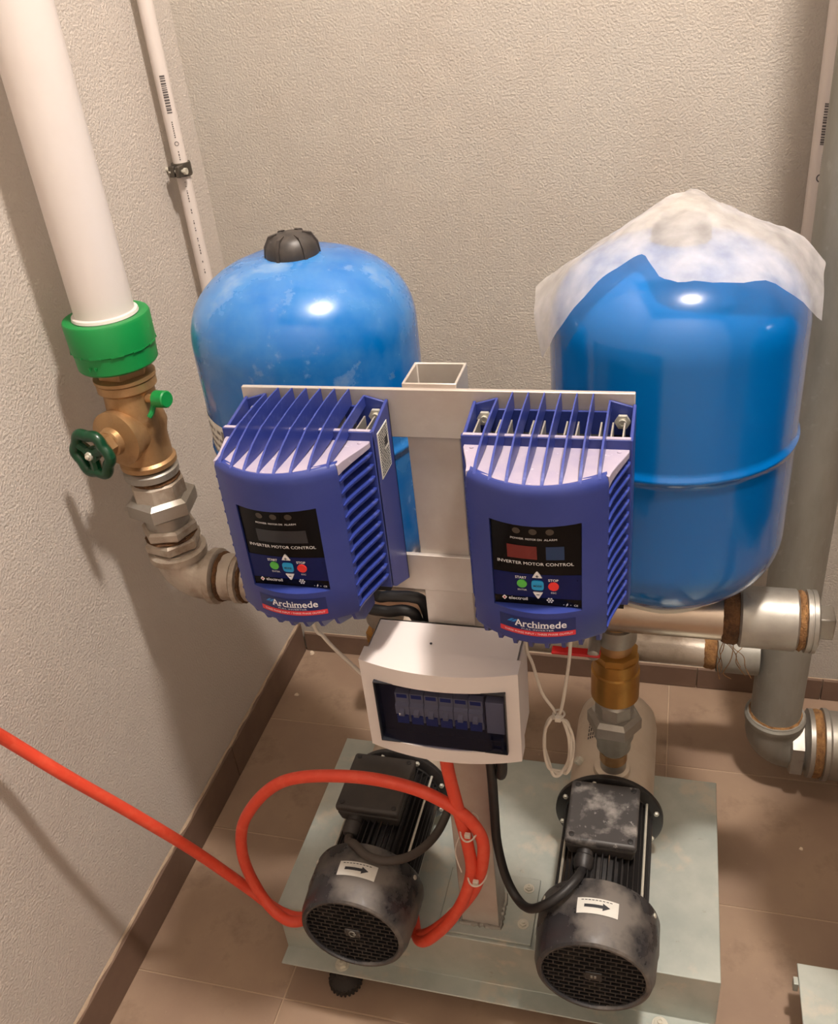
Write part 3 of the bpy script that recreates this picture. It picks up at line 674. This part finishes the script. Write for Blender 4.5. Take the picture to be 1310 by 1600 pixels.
    for k in range(2):
        x0 = -.030+k*.004; sw.add([cf(.0006)(x0, .0748), cf(.0006)(x0+.0035, .0752), cf(.0006)(x0+.0078, .0793), cf(.0006)(x0+.0046, .0789)], [(0, 1, 2, 3)])
    link('label_swoosh', sw.mesh('label_swoosh'), 'logo_blue', nl)
    if sticker:
        st = link('rating_sticker', MB().box(.0835, .0841, -.050, -.015, .172, .226).mesh('rating_sticker'), 'paper_label', T, label='white rating sticker on the flank')
        tm = MB(); sf3 = lambda a, b: (.0843, -.0485+.032*a, .2245-.051*b)
        for r in range(17):
            a = .03
            while a < .95:
                w = min(random.uniform(.05, .22), .97-a)
                if not (.25 < r/17 < .5 and a > .55): quad(tm, a, a+w, r/17+.006, r/17+.042, sf3)
                a += w+.03
        quad(tm, .6, .92, .27, .46, sf3)
        link('sticker_print', tm.mesh('sticker_print'), 'ink', st)
    return T
inverter(.494, 'finned blue motor inverter on the left, with a rating sticker on its flank', False, True)
inverter(.754, 'finned blue motor inverter on the right, in front of the papered tank', True, False)

# ------------------------------------------------------------------ breaker box
B = Thing('breaker_box', (.622, -.80, .64), 'white circuit breaker box with smoked window, mounted on the post', 'breaker box')
BX0, BX1, BZ0, BZ1 = .526, .718, .640, .781
bcx = (BX0+BX1)/2
def bby(x, d=0): return -.886-d+.016*((x-bcx)/((BX1-BX0)/2))**2
hollow = MB()
hollow.box(BX0+.004, BX1-.004, -.792, -.788, BZ0+.002, BZ1-.002)
hollow.box(BX0+.003, BX0+.006, -.846, -.788, BZ0+.002, BZ1-.002); hollow.box(BX1-.006, BX1-.003, -.846, -.788, BZ0+.002, BZ1-.002)
hollow.box(BX0+.003, BX1-.003, -.846, -.788, BZ0+.002, BZ0+.005); hollow.box(BX0+.003, BX1-.003, -.846, -.788, BZ1-.005, BZ1-.002)
B.part('enclosure', hollow, 'box', .001)
WX0, WX1, WZ0, WZ1 = .544, .703, .660, .756
def cover_box():
    m = MB(); N = 16
    def slab(x0, x1, z0, z1):
        n = max(2, int(N*(x1-x0)/(BX1-BX0)))
        o = [(x0+(x1-x0)*i/n, bby(x0+(x1-x0)*i/n)) for i in range(n+1)] + [(x1, -.846), (x0, -.846)]
        m.prism(o, 'z', z0, z1)
    slab(BX0, BX1, WZ1, BZ1); slab(BX0, BX1, BZ0, WZ0); slab(BX0, WX0, WZ0, WZ1); slab(WX1, BX1, WZ0, WZ1); return m
B.part('cover', cover_box(), 'box')
B.part('inner_plate', MB().box(WX0-.004, WX1+.004, -.862, -.848, WZ0-.004, WZ1+.004), 'panel_grey')
ln = MB().box(WX0-.0005, WX0+.0008, -.880, -.86, WZ0, WZ1).box(WX1-.0008, WX1+.0005, -.880, -.86, WZ0, WZ1).box(WX0, WX1, -.881, -.86, WZ0-.0005, WZ0+.0008).box(WX0, WX1, -.881, -.86, WZ1-.0008, WZ1+.0005)
B.part('window_liner', ln, 'panel_grey')
for i in range(6):
    x0 = .566+i*.0182
    br = B.part('breaker', MB().prism([(-.8715, .688), (-.8715, .700), (-.8755, .703), (-.8755, .717), (-.8715, .720), (-.8715, .734), (-.862, .734), (-.862, .688)], 'x', x0, x0+.0172), 'breaker')
    B.part('toggle', MB().box(x0+.0015, x0+.0157, -.8768, -.8750, .690, .7035), 'toggle', parent=br)
    B.part('toggle_lever', MB().prism([(-.8755, .703), (-.880, .7045), (-.8805, .709), (-.8755, .713)], 'x', x0+.0055, x0+.0117), 'breaker', parent=br)
    B.part('breaker_print', MB().box(x0+.002, x0+.015, -.8719, -.8714, .727, .7325), 'toggle', parent=br)
B.part('blank_strip', MB().box(.678, .700, -.874, -.862, .686, .736), 'breaker', .0006)
win = MB(); nn = 14
def wpt(i, dz, off): x = WX0+.001+(WX1-WX0-.002)*i/nn; return (x, bby(x)+off, dz)
rg = [[wpt(i, z, o) for i in range(nn+1)] for z, o in ((WZ0+.001, .0015), (WZ1-.001, .0015))]
win.add(rg[0]+rg[1], [(i, i+1, nn+2+i, nn+1+i) for i in range(nn)])
wo = B.part('window', win, 'smoky', label='smoked transparent window')
hd = MB().box(.684, .700, -.8885, -.8825, .672, .6755).box(.684, .687, -.8885, -.8825, .672, .690).box(.697, .700, -.8885, -.8825, .672, .690)
B.part('window_latch', hd, 'smoky', .0008, parent=wo)
B.part('knockout', MB().lathe([(.0016, 0), (.0016, .0006)], (.606, -.83, BZ1-.0005), n=10), 'ink')
for gx in (.607, .664, .676): B.part('cable_gland', MB().lathe([(.010, 0), (.0115, .002), (.0115, .010), (.009, .014)], (gx, -.825, BZ0+.003), (0, 0, -1), 14), 'black')

# ------------------------------------------------------------------ pumps
MZX = .25
def pump(cx, label, dusty, tb_dx):
    T = Thing('pump', (cx, -.65, ZB), label, 'pump', 'horizontal motor pumps on the base')
    y_ = (0, -1, 0)
    mb = MB().lathe([(.058, 0), (.060, .004), (.060, .20), (.058, .206)], (cx, -.604, MZX), y_, 48)
    T.part('motor_body', mb, 'motor')
    fm = MB(); N = 44
    for i in range(N):
        a = 2*PI*i/N
        if abs(math.cos(a)) < .42 and math.sin(a) > 0 and False: continue
        ca, sa = math.cos(a), math.sin(a); r0, r1, w = .059, .0705, .0016
        ring = lambda yy: [(cx+ca*r0-sa*w, yy, MZX+sa*r0+ca*w), (cx+ca*r1-sa*w*.5, yy, MZX+sa*r1+ca*w*.5), (cx+ca*r1+sa*w*.5, yy, MZX+sa*r1-ca*w*.5), (cx+ca*r0+sa*w, yy, MZX+sa*r0-ca*w)]
        fm.loft([ring(-.616), ring(-.806)])
    T.part('cooling_fins', fm, 'motor_fin')['kind'] = 'stuff'
    for a in (.62, PI-.62, -.62, PI+.62):
        T.part('tie_rod', MB().lathe([(.0021, 0), (.0021, .20)], (cx+.0735*math.cos(a), -.606, MZX+.0735*math.sin(a)), y_, 8), 'zinc')
    # drive end flange
    fl_ = T.part('flange', MB().lathe([(.070, 0), (.085, .002), (.087, .005), (.087, .012), (.084, .014), (.072, .016), (.070, .018)], (cx, -.598, MZX), y_, 56), 'motor')
    for k in range(8):
        a = 2*PI*k/8+.3; T.part('flange_bolt', MB().lathe([(.0042, 0), (.0042, .004), (.0034, .005)], (cx+.079*math.cos(a), -.612, MZX+.079*math.sin(a)), y_, 6), 'zinc', parent=fl_)
    # pump casing
    T.part('pump_casing', MB().lathe([(.070, -.002), (.0702, .19), (.067, .212), (.058, .226), (.040, .232), (.0, .233)], (cx, -.598, MZX), (0, 1, 0), 56), 'casing')
    T.part('outlet_boss', MB().lathe([(.030, 0), (.0285, .008), (.024, .010)], (cx+.001, MY, MZX+.066), n=32), 'casing')
    T.part('filling_plug', MB().lathe([(.0075, 0), (.0075, .008), (.006, .010)], (cx-.052, -.545, MZX+.046), (-.7, 0, .7), 6), 'zinc')
    sp = MB()
    def onc(r, s, yy): a = PI/2+s/.070; return (cx+r*math.cos(a), yy, MZX+r*math.sin(a))
    for rr in range(4):
        yy = -.50
        while yy < -.44: w = random.uniform(.003, .009); sp.grid(lambda u, v: onc(.0708, .046-rr*.0045+.0022*v, yy+w*u), 1, 2); yy += w+.0025
    T.part('stamped_text', sp, 'ink')
    # feet
    for s in (-1, 1):
        T.part('foot', MB().box(cx+s*.035-.012, cx+s*.035+.012, -.76, -.66, ZB, ZB+.034), 'motor', .002)
    # fan cover
    cv = T.part('fan_cover', MB().lathe([(.072, -.008), (.0865, -.006), (.088, -.002), (.088, .040), (.0865, .046), (.0845, .078), (.080, .090), (.0765, .0925), (.073, .0925), (.0715, .090), (.0715, .086)], (cx, -.803, MZX), y_, 64, cap=False), 'cover', ang=30)
    yf = -.803-.088
    T.part('fan_recess', MB().lathe([(.072, 0), (.0, .0005)], (cx, yf+.010, MZX), y_, 40), 'dark', parent=cv)  # near-black disc paints the shaded hollow behind the grille
    gm = MB(); step = .0092; k = 0; zz = -.070
    R = .0725
    while zz < .071:
        hx = math.sqrt(max(R*R-zz*zz, 0))
        gm.box(cx-hx, cx+hx, yf-.0005, yf+.003, MZX+zz-.0010, MZX+zz+.0010)
        xx = -.078+(.00725 if k % 2 else 0)
        while xx < .078:
            hz = zz+step/2
            if abs(xx) < math.sqrt(max(R*R-hz*hz, 0)): gm.box(cx+xx-.0009, cx+xx+.0009, yf-.0003, yf+.003, MZX+zz, MZX+zz+step)
            xx += .0145
        zz += step; k += 1
    T.part('grille', gm, 'motor', parent=cv)['kind'] = 'stuff'
    T.part('grille_badge', MB().box(cx-.012, cx+.012, yf-.002, yf+.001, MZX-.009, MZX+.009), 'motor' if dusty else 'cover', .002, parent=cv)
    bdg = MB()
    if dusty: bdg.box(cx-.004, cx-.001, yf-.0028, yf-.002, MZX-.002, MZX+.003).box(cx+.001, cx+.004, yf-.0028, yf-.002, MZX-.002, MZX+.003)
    else: bdg.tube([(cx+.005*math.cos(a), yf-.0025, MZX+.006*math.sin(a)) for a in [.6+4.6*i/14 for i in range(15)]]+[(cx+.005, yf-.0025, MZX), (cx+.001, yf-.0025, MZX)], .0009, 6)
    T.part('badge_mark', bdg, 'galv_dull', parent=cv)
    for a in (.45, PI-.45): T.part('cover_screw', MB().lathe([(.0038, 0), (.0034, .002), (.0, .0028)], (cx+.0872*math.cos(a), -.808, MZX+.0872*math.sin(a)), (math.cos(a), 0, math.sin(a)), 14), 'zinc', parent=cv)
    # arrow sticker
    def onv(s, yy, off=.0004): a = PI/2-(s/.088); r = .0881+off-max(0, -.843-yy)*.078; return (cx+r*math.cos(a), yy, MZX+r*math.sin(a))
    sx0, sx1, sy0, sy1 = (-.026, .034, -.832, -.856) if not dusty else (-.028, .030, -.830, -.854)
    st = T.part('arrow_sticker', MB().grid(lambda u, v: onv(sx0+(sx1-sx0)*u, sy0+(sy1-sy0)*v), 14, 2), 'paper_label', parent=cv, label='white sticker with a direction arrow')
    ar = MB(); q = lambda u, v: onv(sx0+(sx1-sx0)*u, sy0+(sy1-sy0)*v, .0008)
    ar.grid(lambda a, b: q(.18+.45*a, .42+.2*b), 8, 1); ar.add([q(.62, .28), q(.80, .52), q(.62, .76)], [(0, 1, 2)])
    for i in range(9): ar.add([q(.1+i*.085, .12), q(.16+i*.085, .12), q(.16+i*.085, .17), q(.1+i*.085, .17)], [(0, 1, 2, 3)])
    ob = T.part('sticker_arrow', ar, 'ink', parent=cv)
    # terminal box
    bx = cx+tb_dx; x0, x1, y0, y1 = bx-.052, bx+.052, -.742, -.628
    T.part('box_pedestal', MB().box(x0+.010, x1-.004, y0+.012, y1-.003, MZX+.045, .318), 'motor', .003)
    tb = T.part('terminal_box', MB().loft([[(x0+.004, y0+.006, .306), (x1-.004, y0+.006, .306), (x1-.004, y1-.004, .306), (x0+.004, y1-.004, .306)], [(x0, y0, .332), (x1, y0, .332), (x1, y1, .332), (x0, y1, .332)]]), 'tbox', .004)
    lid = T.part('terminal_lid', MB().box(x0-.001, x1+.001, y0-.001, y1+.001, .332, .346), 'tbox_dusty' if dusty else 'tbox', .005, parent=tb, seg=3)
    for sx in (x0+.009, x1-.009):
        for sy in (y0+.009, y1-.009): T.part('lid_screw', MB().lathe([(.0042, 0), (.0042, .0012), (.003, .0016)], (sx, sy, .346), n=14), 'motor', parent=tb)
    gx = bx-.022; gp = Vector((gx, y0+.004, .318)); gd = Vector((-.05, -1, -.25))
    gl = T.part('cable_gland', MB().lathe([(.0125, 0), (.0125, .008), (.0145, .010), (.0145, .024), (.012, .030), (.008, .032)], gp, gd, 12), 'tbox' if not dusty else 'motor')
    return gp + gd.normalized()*.03
gL = pump(.4515, 'black motor pump on the left, under the loop of red cable', False, -.012)
gR = pump(.808, 'black motor pump on the right with scuffed dusty terminal box', True, -.004)

# ------------------------------------------------------------------ cables
def cable(name, pts, r, m, label, cat='cable', group=None, n=12, k=8): return single(name, MB().tube(spline(pts, k), r, n), m, label, cat, group, origin=pts[0])
cable('motor_cable', [gR, (gR.x-.001, gR.y-.014, .325), (gR.x-.003, -.806, .345), (.761, -.832, .344), (.738, -.846, .330), (.712, -.838, .302), (.690, -.818, .292), (.671, -.802, .32), (.662, -.800, .39), (.662, -.802, .46), (.665, -.815, .56), (.664, -.825, .632)], .0068, 'cable_black',
      'black cable from the right pump curving up into the white box')
cable('motor_cable', [gL, (gL.x+.004, gL.y-.018, .318), (.438, -.803, .340), (.466, -.824, .3455), (.497, -.826, .343), (.526, -.804, .332), (.547, -.766, .322), (.560, -.728, .325), (.570, -.70, .36), (.572, -.70, .45), (.575, -.705, .56), (.578, -.71, .66), (.58, -.715, .80)], .0068, 'cable_dusty',
      'dusty black cable looping out of the left pump terminal box')
cable('black_cable', [(.678, -.825, .633), (.682, -.822, .58), (.677, -.812, .545), (.668, -.79, .545), (.662, -.76, .59), (.66, -.70, .66)], .007, 'cable_black', 'short black cable bight hanging under the white box')
cable('black_cable', [(.512, -.79, .885), (.517, -.765, .80), (.54, -.765, .797), (.566, -.765, .798), (.580, -.760, .786), (.584, -.755, .74), (.584, -.75, .66)], .0075, 'cable_black', 'upper black cable bending down beside the post below the left inverter')
cable('black_cable', [(.50, -.79, .885), (.50, -.772, .79), (.53, -.772, .777), (.557, -.772, .781), (.570, -.768, .769), (.573, -.76, .72), (.573, -.755, .64)], .0075, 'cable_black', 'lower black cable bending down beside the post below the left inverter')
red = [(.045, -1.12, .99), (.045, -1.04, .83), (.05, -.967, .676), (.09, -.934, .574), (.135, -.893, .458), (.185, -.850, .328), (.245, -.826, .215), (.305, -.841, .189), (.345, -.832, .175), (.395, -.792, .1705), (.45, -.785, .1700), (.495, -.790, .1705), (.528, -.830, .176),
       (.575, -.842, .230), (.630, -.842, .325), (.650, -.842, .403), (.648, -.840, .455), (.618, -.84, .498), (.556, -.84, .530), (.465, -.84, .535), (.364, -.84, .505), (.291, -.84, .418), (.265, -.84, .331), (.271, -.84, .246), (.306, -.852, .199), (.342, -.843, .181),
       (.395, -.775, .1705), (.45, -.765, .1700), (.500, -.772, .1710), (.535, -.842, .182), (.575, -.850, .228), (.612, -.850, .300), (.632, -.846, .372), (.630, -.842, .430), (.620, -.838, .50), (.610, -.832, .57), (.607, -.826, .635)]
cable('red_cable', red, .0088, 'cable_red', 'thick red cable running along the left wall and looping around the left pump', n=16, k=10)
def tie(c, d, r, label, tail):
    T = Thing('cable_tie', c, label, 'cable tie')
    a, b, d = frame(d); c = Vector(c)
    T.part('strap', MB().tube([c+(a*math.cos(2*PI*i/28)*r[0]+b*math.sin(2*PI*i/28)*r[1]) for i in range(28)], .0013, 6, True), 'cable_white')
    T.part('head', MB().box(c.x-.004, c.x+.004, c.y-r[1]-.005, c.y-r[1]+.001, c.z-.0035, c.z+.0035), 'cable_white', .0008)
    if tail: T.part('tail', MB().tube(spline([Vector(p) for p in tail], 6), .0010, 5), 'cable_white')
tie((.634, -.838, .462), (.1, 0, 1), (.024, .012), 'white cable tie around the red cables just below the white box', None)
tie((.641, -.844, .372), (0, .1, 1), (.023, .013), 'thin white tie looped loosely around the red cables above the base', [(.618, -.846, .372), (.607, -.83, .395), (.612, -.81, .41)])
wire = [(.722, -.80, .90), (.716, -.80, .775), (.724, -.80, .735), (.734, -.80, .690), (.748, -.80, .664)]
for i in range(3*14+1):
    a = PI/2+.15+2*PI*i/14; k = i/42
    wire.append((.752+(.0155+.004*k)*math.cos(a)+.003*k-.0015, -.80-.002+.006*(i % 3)/3+.004*math.sin(a+i), .600+(.053+.006*math.sin(i*.9)*.3)*math.sin(a)))
wire += [(.757, -.80, .662), (.764, -.80, .71), (.770, -.80, .775), (.772, -.80, .90)]
cable('white_wire', wire, .0021, 'cable_white', 'coiled thin white wire hanging beneath the right inverter', n=8, k=5)
tie((.7545, -.80, .657), (0, .1, 1), (.008, .007), 'tiny knot binding the coiled white wire', None)
cable('white_wire', [(.442, -.80, .895), (.442, -.80, .772), (.452, -.80, .750), (.465, -.80, .730), (.49, -.80, .699), (.52, -.81, .675), (.545, -.82, .655), (.56, -.823, .643)], .0026, 'cable_white', 'thin white wire from the left inverter to the white box', n=8)

# ------------------------------------------------------------------ neighbouring base at lower right, added tank out of view, crumbs
N = Thing('neighbour_base', (1.4, -1.0, 0), 'galvanized sheet base in the lower right corner', 'stand')
N.part('top_sheet', MB().prism([(-1.36, .04), (-1.36, .10), (-.72, .10), (-.72, .097), (-1.357, .097), (-1.357, .04)], 'x', 1.106, 1.75), 'sheet', .001)
N.part('angle_tab', MB().box(1.099, 1.106, -.755, -.742, .08, .098), 'sheet', .0006)
for fx, fy in ((1.2, -.80), (1.66, -.80), (1.2, -1.28), (1.66, -1.28)):
    N.part('foot', MB().lathe([(.026, 0), (.027, .012), (.014, .024), (.010, .05), (.010, .097)], (fx, fy, 0), n=28), 'rubber')
N.part('post', MB().box(1.235, 1.285, -.835, -.785, .10, .69), 'post', .001)  # post and bracket added to carry the unseen tank
N.part('added_bracket', MB().box(1.19, 1.33, -.83, -.60, .682, .690), 'post', .001)
tank(1.245, -.67, .152, ZT0, ZT1, 'added blue tank out of view beyond the right edge, shading the floor', 'blue', None)  # unseen tank added to cast the dark patch on the floor
for i, (x, y, s, lab) in enumerate(((.565, -.905, .0055, 'white paint chip on the floor tiles in front of the base'), (.045, -.17, .006, 'small pebble on the floor beside the left skirting'),
                                    (.03, -.02, .007, 'plaster crumb lying in the corner of the room'), (1.15, -.42, .004, 'pale crumb on the dark floor below the grey elbow'),
                                    (.33, -.93, .003, 'tiny crumb on the tiles left of the round rubber foot'))):
    c = MB(); n = 7
    r1 = [(x+s*math.cos(2*PI*k/n)*random.uniform(.7, 1.2), y+s*math.sin(2*PI*k/n)*random.uniform(.6, 1.1), .0002) for k in range(n)]
    r2 = [(x+(p[0]-x)*.7, y+(p[1]-y)*.7, s*random.uniform(.5, .8)) for p in r1]
    single('plaster_crumb', c.loft([r1, r2]), 'chip', lab, 'crumb', 'crumbs on the floor', origin=(x, y, 0))
